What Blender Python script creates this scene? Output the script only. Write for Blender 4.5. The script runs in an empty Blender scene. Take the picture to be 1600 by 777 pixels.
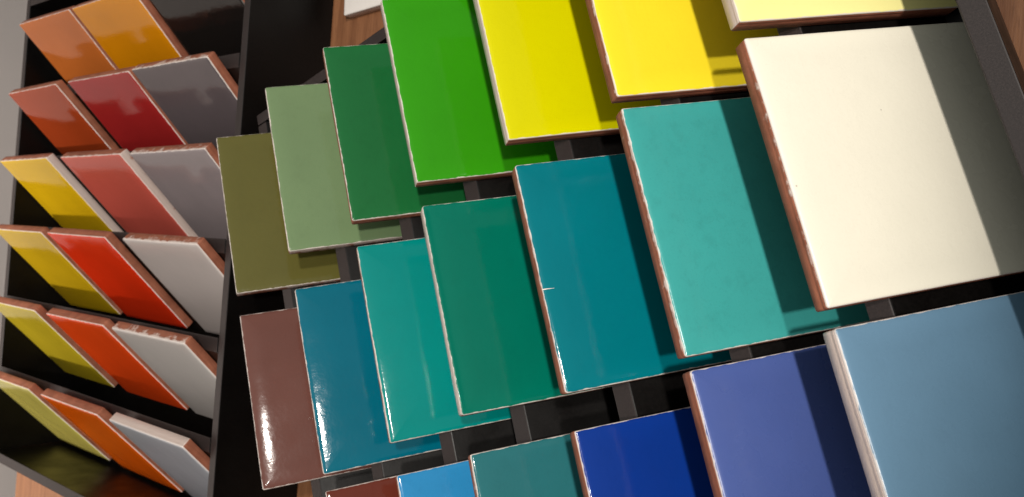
import bpy, math, random
from mathutils import Matrix, Vector

S = 0.15                       # one tile edge in metres; the layout below is in tile edges
ZT = -0.92                     # table surface, in tile edges below the raised tile edges
scene = bpy.context.scene
col = scene.collection

def P(x, y, z):                # layout -> metres, table surface at z = 0
    return Vector((x * S, y * S, (z - ZT) * S))

# ------------------------------------------------------------------ camera
C = P(4.0919, -0.9330, 2.7520)
right = Vector((0.75406639, -0.20732194, -0.62321866))
down = Vector((-0.30797730, -0.94970218, -0.05670759))
fwd = Vector((-0.58011539, 0.23469848, -0.77998895))
cam = bpy.data.cameras.new("camera")
cam.sensor_width = 36.0
cam.lens = 1281.0 * 36.0 / 1600.0
cam.clip_start = 0.01
cam.clip_end = 50.0
cam.dof.use_dof = True
cam.dof.focus_distance = 0.50
cam.dof.aperture_fstop = 15.0
camo = bpy.data.objects.new("camera", cam)
m = Matrix.Identity(4)
for r in range(3):
    m[r][0], m[r][1], m[r][2], m[r][3] = right[r], -down[r], -fwd[r], C[r]
camo.matrix_world = m
col.objects.link(camo)
scene.camera = camo

# ------------------------------------------------------------------ world: dim indoor surroundings
w = bpy.data.worlds.new("World")
scene.world = w
w.use_nodes = True
nt = w.node_tree
nt.nodes.clear()
out = nt.nodes.new("ShaderNodeOutputWorld")
bg = nt.nodes.new("ShaderNodeBackground")
tc = nt.nodes.new("ShaderNodeTexCoord")
sep = nt.nodes.new("ShaderNodeSeparateXYZ")
ramp = nt.nodes.new("ShaderNodeValToRGB")
mr = nt.nodes.new("ShaderNodeMapRange")
mr.inputs["From Min"].default_value = 0.2
mr.inputs["From Max"].default_value = 0.95
nt.links.new(tc.outputs["Generated"], sep.inputs[0])
nt.links.new(sep.outputs["Z"], mr.inputs["Value"])
nt.links.new(mr.outputs[0], ramp.inputs[0])
ramp.color_ramp.elements[0].color = (0.13, 0.136, 0.125, 1)
ramp.color_ramp.elements[1].color = (0.66, 0.68, 0.64, 1)
nt.links.new(ramp.outputs[0], bg.inputs["Color"])
bg.inputs["Strength"].default_value = 0.80
nt.links.new(bg.outputs[0], out.inputs[0])

# ------------------------------------------------------------------ lamps: ceiling spotlights in a row, plus an added wall fill
def spot(pos, target, power, size, blend, radius, color):
    l = bpy.data.lights.new("spot_lamp", 'SPOT')
    l.energy = power
    l.spot_size = math.radians(size)
    l.spot_blend = blend
    l.shadow_soft_size = radius
    l.color = color
    o = bpy.data.objects.new("spot_lamp", l)
    p = P(*pos)
    o.location = p
    o.rotation_euler = (P(*target) - p).to_track_quat('-Z', 'Y').to_euler()
    col.objects.link(o)

WARM = (1.0, 0.935, 0.86)
spot((11.5, -2.7, 11.3), (0.6, 0.95, -0.3), 115, 27.5, 0.62, 0.045, WARM)
spot((11.5, 0.2, 11.3), (0.6, 1.0, -0.3), 98, 27.5, 0.62, 0.045, WARM)
spot((-6.0, -1.0, 11.5), (-10.0, 2.4, -1.0), 215, 75, 0.8, 0.045, WARM)   # added fill with no known source, brightens the wall behind the table

scene.view_settings.view_transform = 'Standard'
scene.view_settings.look = 'None'
scene.view_settings.exposure = 0.0
scene.view_settings.gamma = 1.0
scene.view_settings.use_curve_mapping = False

# ------------------------------------------------------------------ material helpers
def srgb(r, g, b, k=1.0):
    f = lambda c: ((c / 255 + 0.055) / 1.055) ** 2.4 if c > 10 else c / 255 / 12.92
    return (f(r) * k, f(g) * k, f(b) * k, 1)

class NT:
    def __init__(s, name):
        s.m = bpy.data.materials.new(name)
        s.m.use_nodes = True
        s.t = s.m.node_tree
        s.b = s.t.nodes["Principled BSDF"]
    def n(s, typ, **kw):
        x = s.t.nodes.new(typ)
        for k, v in kw.items():
            if hasattr(x, k) and k not in x.inputs: setattr(x, k, v)
            else: x.inputs[k].default_value = v
        return x
    def l(s, a, b): s.t.links.new(a, b)
    def coords(s, rnd=True):
        t = s.n("ShaderNodeTexCoord")
        if not rnd: return t.outputs["Object"]
        oi = s.n("ShaderNodeObjectInfo")
        mu = s.n("ShaderNodeMath", operation='MULTIPLY'); mu.inputs[1].default_value = 31.7
        s.l(oi.outputs["Random"], mu.inputs[0])
        ad = s.n("ShaderNodeVectorMath", operation='ADD')
        s.l(t.outputs["Object"], ad.inputs[0]); s.l(mu.outputs[0], ad.inputs[1])
        return ad.outputs[0]
    def noise(s, co, scale, detail=4, rough=0.5):
        x = s.n("ShaderNodeTexNoise"); s.l(co, x.inputs["Vector"])
        x.inputs["Scale"].default_value = scale; x.inputs["Detail"].default_value = detail; x.inputs["Roughness"].default_value = rough
        return x.outputs["Fac"]
    def range(s, v, a, b, c, d):
        x = s.n("ShaderNodeMapRange"); s.l(v, x.inputs["Value"])
        for k, val in zip(("From Min", "From Max", "To Min", "To Max"), (a, b, c, d)): x.inputs[k].default_value = val
        return x.outputs[0]
    def mix(s, f, a, b):
        x = s.n("ShaderNodeMix", data_type='RGBA')
        if isinstance(f, float): x.inputs[0].default_value = f
        else: s.l(f, x.inputs[0])
        for i, v in ((6, a), (7, b)):
            if isinstance(v, tuple): x.inputs[i].default_value = v
            else: s.l(v, x.inputs[i])
        return x.outputs[2]
    def math(s, op, a, b):
        x = s.n("ShaderNodeMath", operation=op)
        for i, v in ((0, a), (1, b)):
            if isinstance(v, (int, float)): x.inputs[i].default_value = v
            else: s.l(v, x.inputs[i])
        return x.outputs[0]
    def bump(s, h, strength, dist, prev=None):
        x = s.n("ShaderNodeBump"); s.l(h, x.inputs["Height"])
        x.inputs["Strength"].default_value = strength; x.inputs["Distance"].default_value = dist
        if prev is not None: s.l(prev, x.inputs["Normal"])
        return x.outputs[0]

def scale(c, k): return (c[0] * k, c[1] * k, c[2] * k, 1)

def glaze_material(c, rough=0.09, mottle=0.06, speck=0.015, edge=0.9, ior=1.46, wave=1.0):
    t = NT("glaze")
    co = t.coords()
    big = t.noise(co, 14, 3)
    fine = t.noise(co, 900, 2)
    mid = t.noise(co, 120, 4, 0.65)
    base = t.mix(t.range(big, 0.3, 0.7, 0, 1), scale(c, 1 - min(mottle, .05)), scale(c, 1 + min(mottle, .05)))
    base = t.mix(t.range(mid, 0.5, 0.75, 0, mottle * 2.2), base, scale(c, 0.72))
    base = t.mix(t.range(fine, 0.55, 0.8, 0, 0.10 + mottle), base, scale(c, 0.65))
    if speck:
        v = t.n("ShaderNodeTexVoronoi"); t.l(co, v.inputs["Vector"]); v.inputs["Scale"].default_value = 55
        near = t.range(v.outputs["Distance"], 0.035, 0.06, 1, 0)
        sc = t.n("ShaderNodeSeparateColor"); t.l(v.outputs["Color"], sc.inputs[0])
        pick = t.math('GREATER_THAN', sc.outputs[0], 1 - speck)
        base = t.mix(t.math('MULTIPLY', near, pick), base, (0.05, 0.035, 0.03, 1))
    # the glaze thins along the edge and the pale slip below it shows
    at = t.n("ShaderNodeAttribute", attribute_name="edge")
    wob = t.noise(co, 160, 3)
    thr = t.math('ADD', at.outputs["Fac"], t.range(wob, 0.3, 0.7, -0.022, 0.022))
    k = t.range(thr, 0.030, 0.050, edge, 0.0)
    pool = t.math('ADD', at.outputs["Fac"], t.range(big, 0.3, 0.7, -0.25, 0.25))
    base = t.mix(t.range(pool, 0.0, 0.9, 0.30, 0.0), base, scale(c, 1.22))
    base = t.mix(k, base, (0.78, 0.69, 0.64, 1))
    t.l(base, t.b.inputs["Base Color"])
    t.l(t.range(t.noise(co, 60, 3), 0.3, 0.7, rough * 0.8, rough * 1.25), t.b.inputs["Roughness"])
    t.b.inputs["IOR"].default_value = ior
    n1 = t.bump(t.noise(co, 22, 2), 0.10 * wave, 0.004)
    n2 = t.bump(t.noise(co, 260, 2), 0.14 * wave, 0.0006, n1)
    t.l(n2, t.b.inputs["Normal"])
    return t.m

def clay_material():
    t = NT("terracotta")
    co = t.coords()
    a = t.noise(co, 60, 5, 0.6)
    st = t.n("ShaderNodeMapping"); t.l(co, st.inputs[0]); st.inputs["Scale"].default_value = (40, 40, 700)
    lay = t.noise(st.outputs[0], 1.0, 3)
    base = t.mix(t.range(a, 0.3, 0.7, 0, 1), srgb(136, 78, 56), srgb(170, 104, 78))
    base = t.mix(t.range(lay, 0.5, 0.75, 0, 0.45), base, srgb(108, 58, 42))
    at = t.n("ShaderNodeAttribute", attribute_name="slip")
    d = t.noise(co, 110, 4, 0.6)
    f = t.range(t.math('ADD', at.outputs["Fac"], t.range(d, 0.2, 0.8, -0.32, 0.32)), 0.42, 0.58, 0, 1)
    base = t.mix(f, base, (0.62, 0.50, 0.45, 1))
    t.l(base, t.b.inputs["Base Color"])
    t.l(t.range(f, 0, 1, 0.75, 0.35), t.b.inputs["Roughness"])
    n1 = t.bump(t.noise(co, 500, 4, 0.7), 0.5, 0.0006)
    n2 = t.bump(t.noise(co, 70, 3), 0.4, 0.0012, n1)
    t.l(n2, t.b.inputs["Normal"])
    return t.m

def laminate_material():
    t = NT("black_laminate")
    co = t.coords()
    sp = t.noise(co, 500, 3, 0.7)
    t.l(t.mix(t.range(sp, 0.4, 0.7, 0, 1), (0.0022, 0.0018, 0.0016, 1), (0.005, 0.0042, 0.004, 1)), t.b.inputs["Base Color"])
    t.l(t.range(t.noise(co, 30, 4), 0.3, 0.7, 0.30, 0.48), t.b.inputs["Roughness"])
    t.b.inputs["IOR"].default_value = 1.27
    t.l(t.bump(sp, 0.15, 0.0003), t.b.inputs["Normal"])
    return t.m

def board_material():
    t = NT("black_board_edge")
    co = t.coords()
    sp = t.noise(co, 1100, 3, 0.7)
    sm = t.noise(co, 9, 3)
    base = t.mix(t.range(sp, 0.42, 0.68, 0, 1), (0.019, 0.0125, 0.012, 1), (0.033, 0.022, 0.021, 1))
    base = t.mix(t.range(sm, 0.4, 0.7, 0, 0.35), base, (0.030, 0.025, 0.024, 1))
    t.l(base, t.b.inputs["Base Color"])
    t.l(t.range(sp, 0.3, 0.7, 0.38, 0.55), t.b.inputs["Roughness"])
    t.l(t.bump(sp, 0.15, 0.0003), t.b.inputs["Normal"])
    return t.m

def wood_material():
    t = NT("wood")
    co = t.coords(False)
    mp = t.n("ShaderNodeMapping"); t.l(co, mp.inputs[0]); mp.inputs["Scale"].default_value = (6, 90, 6)
    g1 = t.noise(mp.outputs[0], 1.0, 6, 0.65)
    mp2 = t.n("ShaderNodeMapping"); t.l(co, mp2.inputs[0]); mp2.inputs["Scale"].default_value = (60, 900, 60)
    g2 = t.noise(mp2.outputs[0], 1.0, 3, 0.6)
    base = t.mix(t.range(g1, 0.3, 0.7, 0, 1), srgb(118, 76, 50), srgb(160, 110, 76))
    base = t.mix(t.range(g2, 0.5, 0.72, 0, 0.5), base, srgb(88, 52, 32))
    t.l(base, t.b.inputs["Base Color"])
    t.b.inputs["Roughness"].default_value = 0.42
    t.l(t.bump(g2, 0.25, 0.0005), t.b.inputs["Normal"])
    return t.m

def plaster_material(c):
    t = NT("plaster")
    co = t.coords(False)
    a = t.noise(co, 5, 4)
    t.l(t.mix(t.range(a, 0.3, 0.7, 0, 1), scale(c, 0.95), scale(c, 1.04)), t.b.inputs["Base Color"])
    t.b.inputs["Roughness"].default_value = 0.85
    t.l(t.bump(t.noise(co, 180, 4), 0.2, 0.001), t.b.inputs["Normal"])
    return t.m

EDGE = board_material()
BOARD = laminate_material()
FLOORB = BOARD.copy()
CLAY = clay_material()
WOOD = wood_material()

# ------------------------------------------------------------------ mesh helpers
def link(name, verts, faces, mat, parent=None, smooth=False, attr=None):
    me = bpy.data.meshes.new(name)
    me.from_pydata([tuple(v) for v in verts], [], faces)
    me.materials.append(mat)
    if smooth: me.polygons.foreach_set("use_smooth", [True] * len(me.polygons))
    if attr:
        a = me.attributes.new(attr[0], 'FLOAT', 'POINT')
        a.data.foreach_set("value", attr[1])
    me.update()
    o = bpy.data.objects.new(name, me)
    col.objects.link(o)
    o.parent = parent
    return o

def tag(o, label=None, cat=None, group=None, kind=None):
    for k, v in (("label", label), ("category", cat), ("group", group), ("kind", kind)):
        if v: o[k] = v
    return o

def prism(name, poly, a0, a1, mat, parent, axis, bevel=0.0008):
    """poly: (p, z) profile in metres, extruded from a0 to a1. axis 'y': p is x; axis 'x': p is y."""
    n = len(poly)
    vs = []
    for a in (a0, a1):
        for p, z in poly:
            vs.append((p, a, z) if axis == 'y' else (a, p, z))
    fs = [tuple(range(n)), tuple(range(2 * n - 1, n - 1, -1))]
    for i in range(n):
        j = (i + 1) % n
        fs.append((i, i + n, j + n, j))
    o = link(name, vs, fs, mat, parent)
    import bmesh
    bm = bmesh.new(); bm.from_mesh(o.data)
    bmesh.ops.recalc_face_normals(bm, faces=bm.faces)
    if bevel:
        bmesh.ops.bevel(bm, geom=list(bm.edges), offset=bevel, segments=2, affect='EDGES', profile=0.5)
    if mat is BOARD:
        o.data.materials.append(EDGE)
        for f in bm.faces:
            if f.normal.z > 0.9: f.material_index = 1
    bm.to_mesh(o.data); bm.free()
    return o

def frame(origin, yaw):
    e = bpy.data.objects.new("display_tray", None)
    e.empty_display_size = 0.05
    e.location = P(*origin)
    e.rotation_euler = (0, 0, yaw)
    col.objects.link(e)
    return e

# ------------------------------------------------------------------ the setting
YAW = math.radians(-110.5053)
O2 = (-1.36804, 3.04658, 0.0)
cu, su = math.cos(YAW), math.sin(YAW)
def uv(u, v, z=0.0):           # second tray's own axes -> layout
    return (O2[0] + cu * u - su * v, O2[1] + su * u + cu * v, z)

TE = -3.0                      # far table edge, in v
tb = prism("table", [(TE * S, -0.035), (9.0 * S, -0.035), (9.0 * S, 0.0), (TE * S, 0.0)], -7 * S, 10 * S, WOOD, None, 'x', 0.002)
x, y, _ = uv(0, 0)
tb.location = (x * S, y * S, 0)
tb.rotation_euler = (0, 0, YAW)
tag(tb, kind="structure")
WALLV = TE * S - 0.55
wl = prism("wall", [(WALLV - 0.1, -0.75), (WALLV, -0.75), (WALLV, 1.9), (WALLV - 0.1, 1.9)], -3.0, 3.5, plaster_material((0.62, 0.56, 0.54, 1)), None, 'x', 0)
wl.location = tb.location; wl.rotation_euler = tb.rotation_euler
tag(wl, kind="structure")
fl = prism("floor", [(WALLV + 0.001, -0.80), (3.0, -0.80), (3.0, -0.75), (WALLV + 0.001, -0.75)], -3.0, 3.5, plaster_material((0.34, 0.31, 0.29, 1)), None, 'x', 0)
fl.location = tb.location; fl.rotation_euler = tb.rotation_euler
tag(fl, kind="structure")

# ------------------------------------------------------------------ tiles
T_TH = 0.080
rng = random.Random(7)

def wobble(seed, amp, freqs=(2, 3, 5, 9, 17, 29)):
    r = random.Random(seed)
    terms = [(f, r.uniform(0, 6.283), r.uniform(0.4, 1.0) / (1 + 0.12 * f)) for f in freqs]
    return lambda s: amp * sum(a * math.sin(f * 6.283 * s + p) for f, p, a in terms)

def ring(inset, rad, nseg=22, ncor=5):
    """rounded unit square, centre 0: list of (x, y, s, side) round the perimeter; same count for every inset"""
    h = 0.5 - inset
    r = max(rad - inset, 0.002)
    pts = []
    corners = [((h - r), (h - r), 0), (-(h - r), (h - r), 90), (-(h - r), -(h - r), 180), ((h - r), -(h - r), 270)]
    for ci, (cx, cy, a0) in enumerate(corners):
        for k in range(ncor + 1):
            a = math.radians(a0 + 90 * k / ncor)
            pts.append((cx + r * math.cos(a), cy + r * math.sin(a)))
        nx, ny, na = corners[(ci + 1) % 4]
        a = math.radians(a0 + 90)
        p0 = (cx + r * math.cos(a), cy + r * math.sin(a))
        a = math.radians(na)
        p1 = (nx + r * math.cos(a), ny + r * math.sin(a))
        for k in range(1, nseg):
            f = k / nseg
            pts.append((p0[0] + (p1[0] - p0[0]) * f, p0[1] + (p1[1] - p0[1]) * f))
    return pts

def rings_mesh(levels, cap_first, cap_last):
    n = len(levels[0])
    vs = [p for L in levels for p in L]
    fs = []
    for i in range(len(levels) - 1):
        a, b = i * n, (i + 1) * n
        for k in range(n):
            j = (k + 1) % n
            fs.append((a + k, a + j, b + j, b + k))
    if cap_first: fs.append(tuple(range(n - 1, -1, -1)))
    if cap_last: fs.append(tuple(range((len(levels) - 1) * n, len(levels) * n)))
    return vs, fs

def build_tile(name, seed, mat, slip=(0.2, 0.1, 0.1), bead=0.0, rad=0.012, dome=0.003, bow=0.0018, roll=0.17):
    """local frame: x across, y = down the face from the raised edge, z = out of the face. Origin = middle of the raised edge."""
    root = bpy.data.objects.new(name, None)
    root.empty_display_size = 0.03
    col.objects.link(root)
    wx, wz = wobble(seed, 0.0006, (2, 3, 5, 9)), wobble(seed + 1, 0.0005, (2, 3, 5, 9))
    groove = wobble(seed + 2, 0.0005, (3, 7, 11, 19))
    rr = random.Random(seed + 5)
    gz = rr.uniform(-0.036, -0.026)
    # clay body
    prof = [(-T_TH, 0.006), (-T_TH + 0.004, 0.0015), (gz - 0.004, 0.0), (gz, 0.0014), (gz + 0.004, 0.0005), (-0.017 - dome, 0.0), (-0.010 - dome, 0.0015)]
    levels, att = [], []
    for li, (z, ins) in enumerate(prof):
        R = ring(ins, rad)
        n = len(R)
        L = []
        for k, (px, py) in enumerate(R):
            s = k / n
            d = wx(s) + (groove(s + li * 0.13) if 0 < li < 6 else 0)
            q = 1 - d * 2
            L.append((px * q * S, (py * q + 0.5) * S, (z + wz(s) * (li > 2) - bow * 4 * px * px * (li > 4)) * S))
            top, lft, rgt = max(0, -py - 0.46) * 25, max(0, -px - 0.46) * 25, max(0, px - 0.46) * 25
            v = min(1, top) * slip[0] if top >= max(lft, rgt) else (min(1, lft) * slip[1] if lft >= rgt else min(1, rgt) * slip[2])
            hh = (z + T_TH) / T_TH
            att.append(v * (0.75 + 0.5 * hh) + (0.12 if li >= 5 else 0.0))
        levels.append(L)
    vs, fs = rings_mesh(levels, True, True)
    link("body", vs, fs, CLAY, root, True, ("slip", att))
    # glaze sheet, thinning and rolling over at the edges
    gp = [(0.0012, -0.0105), (0.0005, -0.0085), (0.0018, -0.0052), (0.0040, -0.0030), (0.0075, -0.0018)] + [(i_, -0.0005 * max(0, 1 - i_ / 0.03)) for i_ in (0.013, 0.022, 0.034, 0.048, 0.062, 0.076, 0.094, 0.112, 0.13, 0.15, 0.17, 0.20, 0.26, 0.33, 0.41, 0.48)]
    gp = [(i_, z_ - dome * max(0, 1 - i_ / roll) ** 2) for i_, z_ in gp]
    levels, att = [], []
    gw = wobble(seed + 9, 0.00035, (4, 9, 17, 31, 43))
    bw = wobble(seed + 11, 0.30, (13, 23, 37, 51))
    for li, (ins, z) in enumerate(gp):
        R = ring(ins, rad)
        n = len(R)
        L = []
        for k, (px, py) in enumerate(R):
            s = k / n
            d = wx(s) + (gw(s) if li < 4 else gw(s) * max(0, 1 - (li - 3) * 0.3))
            q = 1 - d * 2
            zz = z + wz(s) * max(0, 1 - li * 0.12)
            if bead and 2 <= li <= 6 and py < -0.40:
                zz += bead * (0.4, 1.0, 1.0, 0.6, 0.15)[li - 2] * (0.8 + bw(s))
            zz -= bow * 4 * px * px
            L.append((px * q * S, (py * q + 0.5) * S, zz * S))
            att.append(ins * 10)
        levels.append(L)
    vs, fs = rings_mesh(levels, False, True)
    link("glaze", vs, fs, mat, root, True, ("edge", att))
    return root

def pose(root, org, yaw, th, tilt=0.0):
    """put the raised edge at org (layout), the face falling along yaw at angle th below the horizontal"""
    W = Vector((math.cos(yaw) * math.cos(th), math.sin(yaw) * math.cos(th), -math.sin(th)))
    N = Vector((math.cos(yaw) * math.sin(th), math.sin(yaw) * math.sin(th), math.cos(th)))
    X = W.cross(N)
    m = Matrix.Identity(4)
    p = P(*org)
    for r in range(3):
        m[r][0], m[r][1], m[r][2], m[r][3] = X[r], W[r], N[r], p[r]
    root.matrix_world = m @ Matrix.Translation((0, 0.5 * S, 0)) @ Matrix.Rotation(tilt, 4, 'Z') @ Matrix.Translation((0, -0.5 * S, 0))

# ---- first tray: cool colours
S1, TH1 = 0.54083, math.radians(53.756)
D1 = [0.0113, 0.0078, 0.0086, -0.0463, -0.0073, 0.0127, 0.0133]
X1 = [S1 * k + D1[k] for k in range(7)]
G1 = "tiles standing in the tray of greens, yellows and blues"
# name colour rows: (row, y centre, sRGB as lit, gain, label, options)
T1 = [
 (0, 0.776, (98, 94, 46), "olive green glazed tile behind the pale sage green tile", dict(mottle=0.08, slip=(0.75, .6, .5))),
 (1, 0.864, (116, 140, 100), "pale sage green glazed tile between the olive and the forest green tiles", dict(mottle=0.08, slip=(0.45, .7, .6))),
 (2, 0.854, (28, 104, 54), "forest green glazed tile standing behind the vivid grass green tile", dict(mottle=0.10, slip=(0.25, .2, .2), bead=0.0)),
 (3, 0.880, (52, 152, 14), "vivid grass green glazed tile with a white slipped upper edge", dict(mottle=0.05, slip=(1.2, .15, .1))),
 (4, 0.860, (220, 214, 0), "lemon yellow glazed tile with white upper edge, next to the grass green tile", dict(mottle=0.03, slip=(1.1, .25, .1))),
 (5, 0.812, (254, 228, 46), "warm golden yellow glazed tile with chipped terracotta edges and a dark shadow", dict(mottle=0.03, slip=(0.25, .05, .1), rough=.14)),
 (6, 0.862, (255, 246, 164), "pale buttery yellow glazed tile beside the cream tile against the front board", dict(mottle=0.02, slip=(0.9, .05, .1), rough=.14)),
 (0, -0.355, (110, 70, 62), "chocolate brown glazed tile with a long bright highlight on its edge", dict(mottle=0.05, slip=(0.75, .6, .5), roll=.105, dome=0.0075, bow=.0045, wave=.6)),
 (1, -0.346, (0, 104, 126), "deep petrol blue glazed tile leaning in front of the brown tile", dict(mottle=0.06, slip=(0.40, .4, .3), roll=.15, dome=0.0085, bow=.0045, wave=.9)),
 (2, -0.278, (0, 136, 130), "bright turquoise glazed tile between the petrol blue and emerald tiles", dict(mottle=0.06, slip=(0.5, .3, .3), roll=.20, dome=0.0115, bow=.0045, wave=.6)),
 (3, -0.240, (0, 114, 94), "emerald green glazed tile with a beaded rim and white edge", dict(mottle=0.06, slip=(1.2, .3, .1), bead=0.006)),
 (4, -0.259, (0, 118, 130), "teal blue glazed tile with a short white crack at its edge", dict(mottle=0.05, slip=(0.30, .45, .2))),
 (5, -0.240, (64, 164, 160), "mottled aqua green satin tile behind the cream tile", dict(mottle=0.16, slip=(0.3, .45, .2), rough=.20, speck=.03)),
 (6, -0.202, (246, 240, 222), "cream white tile with thick terracotta edge, half shaded by the front board", dict(mottle=0.025, slip=(0.25, .5, .2), rough=.25, speck=.05)),
 (1, -1.430, (104, 46, 34), "dark oxblood red glazed tile beside the bright sky blue tile", dict(mottle=0.10, slip=(0.6, .3, .5))),
 (2, -1.430, (46, 138, 194), "bright sky blue glazed tile with mottled glaze between dark red and dark teal", dict(mottle=0.16, slip=(0.3, .3, .2))),
 (3, -1.410, (44, 112, 118), "dark grey teal glazed tile beside the royal blue tile", dict(mottle=0.08, slip=(0.35, .3, .6))),
 (4, -1.410, (14, 54, 142), "deep royal blue glazed tile between dark teal and periwinkle tiles", dict(mottle=0.07, slip=(0.15, .3, .2))),
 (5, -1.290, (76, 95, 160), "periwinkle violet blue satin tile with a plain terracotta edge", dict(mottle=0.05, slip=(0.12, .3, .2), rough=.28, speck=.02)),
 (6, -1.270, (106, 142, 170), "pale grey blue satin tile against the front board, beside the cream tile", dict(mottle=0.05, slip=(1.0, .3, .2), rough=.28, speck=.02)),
]
def make_tile(i, c, k, label, group, opt):
    slip = opt.pop("slip", (.2, .1, .1)); bead = opt.pop("bead", 0.0); dome = opt.pop("dome", 0.0035); bow = opt.pop("bow", 0.0018); roll = opt.pop("roll", 0.17)
    mat = glaze_material(srgb(*c, k), **opt)
    t = build_tile("glazed_tile", 100 + 17 * i, mat, slip, bead, rng.uniform(0.008, 0.016), dome, bow, roll)
    return tag(t, label, "tile", group)

K1 = 0.85
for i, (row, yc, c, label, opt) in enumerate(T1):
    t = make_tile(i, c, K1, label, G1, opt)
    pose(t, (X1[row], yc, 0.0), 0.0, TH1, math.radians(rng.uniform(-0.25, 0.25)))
    if "white crack" in label:
        mk = NT("bare_slip"); mk.b.inputs["Base Color"].default_value = (0.8, 0.72, 0.66, 1)
        pts = [(0.0, 0.004), (0.018, 0.0032), (0.034, 0.002), (0.052, 0.0006)]
        vs, fs = [], []
        for d, hw in pts:
            yy = d - 0.001
            for sx in (-1, 1):
                vs.append(((0.062 + 0.05 * d + sx * hw * 0.6) * S, yy * S, (0.0012 - max(0, 0.012 - d) * 0.35) * S))
        for a in range(3): fs.append((2 * a, 2 * a + 1, 2 * a + 3, 2 * a + 2))
        link("crack", vs, fs, mk.m, t)

# ---- second tray: warm colours and greys
S2, TH2, Z2 = 0.62445, math.radians(46.246), -0.086
D2 = [0.0195, 0.0010, -0.0160, -0.0252, -0.0027, 0.0235]
U2 = [S2 * k + D2[k] for k in range(6)]
G2 = "tiles standing in the tray of reds, oranges and greys"
T2 = [
 (0, -1.069, (198, 108, 46), "tan orange glazed tile in the back row beside the amber tile", dict(mottle=.06)),
 (0, -0.011, (230, 146, 12), "amber yellow orange glazed tile between tan orange and black tiles", dict(mottle=.06)),
 (0, 1.120, (28, 25, 24), "glossy black glazed tile in the back row beside the amber tile", dict(mottle=.06, edge=.2)),
 (1, -1.193, (164, 64, 28), "burnt orange brown glazed tile to the side of the crimson tile", dict(mottle=.06)),
 (1, 0.026, (170, 40, 40), "crimson red glazed tile between burnt orange and dark grey tiles", dict(mottle=.08)),
 (1, 1.075, (100, 90, 93), "dark charcoal grey tile with a white rim in front of the black tile", dict(mottle=.05, slip=(.4, .1, .1))),
 (2, -1.262, (222, 178, 20), "mustard yellow glazed tile beside the salmon tile", dict(mottle=.05, slip=(.3, .9, .9))),
 (2, -0.002, (214, 96, 82), "salmon pink glazed tile with whitish edges behind the vermilion tile", dict(mottle=.06, slip=(.3, .8, .8))),
 (2, 1.142, (150, 138, 140), "mid grey glazed tile behind the front pale grey tiles", dict(mottle=.05, slip=(.4, .2, .2))),
 (3, -1.262, (206, 168, 24), "olive mustard yellow glazed tile beside the vermilion red tile", dict(mottle=.05)),
 (3, -0.139, (242, 58, 22), "bright vermilion red glazed tile in front of the salmon tile", dict(mottle=.05)),
 (3, 1.134, (208, 196, 192), "warm pale grey glazed tile in front of the mid grey tile", dict(mottle=.03, slip=(.4, .1, .1))),
 (4, -1.270, (200, 176, 40), "greenish yellow glazed tile beside the orange red tile", dict(mottle=.05)),
 (4, -0.045, (252, 82, 26), "orange red glazed tile between the vermilion and the pure orange tiles", dict(mottle=.05)),
 (4, 1.077, (212, 204, 200), "off white grey glazed tile behind the cool blue grey tile", dict(mottle=.03, slip=(.4, .1, .1))),
 (5, -1.252, (208, 194, 96), "pale lime yellow glazed tile in the front row beside pure orange", dict(mottle=.05)),
 (5, -0.030, (255, 108, 14), "pure orange glazed tile in the front row by the black front board", dict(mottle=.05)),
 (5, 1.142, (190, 190, 198), "cool blue grey glazed tile with white slipped top edge in the front row", dict(mottle=.03, slip=(1.3, .2, .2))),
]
for i, (row, vc, c, label, opt) in enumerate(T2):
    opt.setdefault("slip", (.12, .12, .25)); opt.setdefault("ior", 1.42)
    t = make_tile(40 + i, c, 0.90, label, G2, opt)
    pose(t, uv(U2[row], vc, Z2), YAW, TH2, math.radians(rng.uniform(-0.6, 0.6)))

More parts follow.
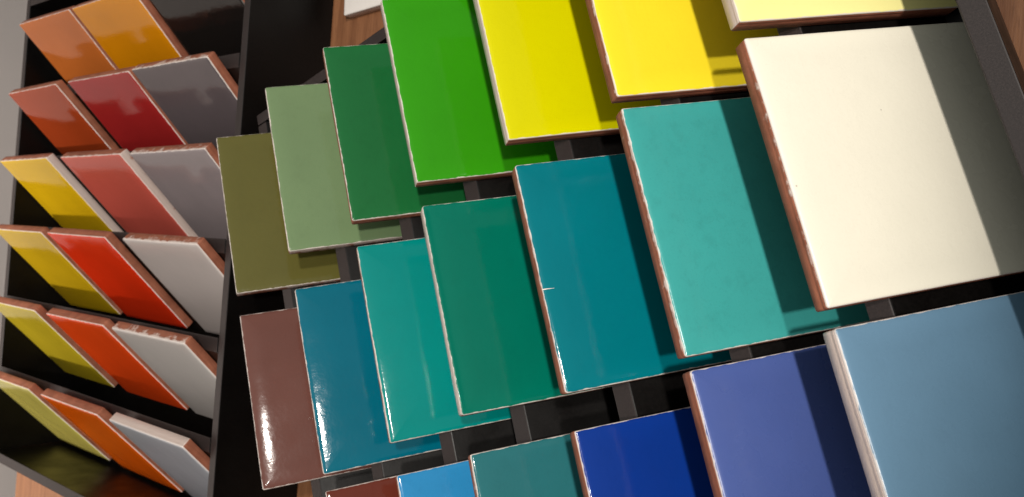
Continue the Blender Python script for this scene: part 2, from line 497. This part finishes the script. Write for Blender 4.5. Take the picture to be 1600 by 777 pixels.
# ------------------------------------------------------------------ trays
def build_tray(origin, yaw, xs, z0, th, top, p_front, side_lo, side_hi, floor_top, bt, label, back):
    """own axes: x towards the low front board, y across; p in tile edges; heights measured in the layout"""
    e = frame((origin[0], origin[1], ZT), yaw)
    H = lambda z: (z - ZT) * S
    tag(e, label, "tray", "black board trays")
    zb = 0.0008
    ft = H(floor_top)
    # leaning boards, one behind every row of tiles
    for k, x in enumerate(xs):
        n0 = T_TH + 0.004
        bx, bz = x - n0 * math.sin(th), z0 - n0 * math.cos(th)     # point on the tile's back plane
        at = lambda z: (bx + (bz - z) / math.tan(th)) * S
        w = bt / math.sin(th) * S
        zf = floor_top + 0.004
        poly = [(at(zf) - w, H(zf)), (at(zf), H(zf)), (at(top), H(top)), (at(top) - w, H(top))]
        prism("leaning_board", poly, (side_lo + 0.006) * S, (side_hi - 0.006) * S, BOARD, e, 'y')
        if k == 0: x_back_top, x_back_bot = at(top) - w, at(zf) - w
    x_fl = x_back_bot + 0.001 if back is None else (back + bt) * S + 0.001
    if back is not None:                       # upright back board
        prism("back_board", [(back * S, zb), ((back + bt) * S, zb), ((back + bt) * S, H(top)), (back * S, H(top))], side_lo * S + 0.0006, side_hi * S - 0.0006, BOARD, e, 'y')
        x_back_top = x_back_bot = back * S
    pf0, pf1 = p_front * S, (p_front + 0.085) * S
    prism("floor_board", [(x_fl, zb), (pf0 - 0.001, zb), (pf0 - 0.001, ft), (x_fl, ft)], (side_lo + 0.006) * S, (side_hi - 0.006) * S, FLOORB, e, 'y', 0)
    prism("front_board", [(pf0, zb), (pf1, zb), (pf1, H(top)), (pf0, H(top))], (side_lo - bt) * S, (side_hi + bt) * S, BOARD, e, 'y')
    for lo, hi in ((side_lo - bt, side_lo), (side_hi, side_hi + bt)):
        poly = [(x_back_bot, zb), (pf0 - 0.0006, zb), (pf0 - 0.0006, H(top)), (x_back_top, H(top))]
        prism("side_board", poly, lo * S, hi * S, BOARD, e, 'y')
    return e

build_tray((0, 0), 0.0, X1, 0.0, TH1, -0.30, 3.872, -1.99, 1.395, -0.858, 0.070,
           "black slatted display tray holding the green, yellow and blue tiles", None)
build_tray((O2[0], O2[1]), YAW, U2, Z2, TH2, -0.25, 3.862, -1.79, 1.715, -0.868, 0.070,
           "black slatted display tray holding the red, orange and grey tiles", -0.30)

# ------------------------------------------------------------------ loose white tile on the table
lt = build_tile("glazed_tile", 991, glaze_material((0.80, 0.74, 0.70, 1), edge=.2), (1.2, 1.2, 1.2))
tag(lt, "white glazed tile lying flat on the bare wood table", "tile")
ang = math.radians(-17)
W = Vector((math.cos(ang), math.sin(ang), 0)); N = Vector((0, 0, 1)); Xv = W.cross(N)
m = Matrix.Identity(4)
p = P(0.43, 2.16, ZT + T_TH + 0.003) - Xv * 0.5 * S
for r in range(3):
    m[r][0], m[r][1], m[r][2], m[r][3] = Xv[r], W[r], N[r], p[r]
lt.matrix_world = m
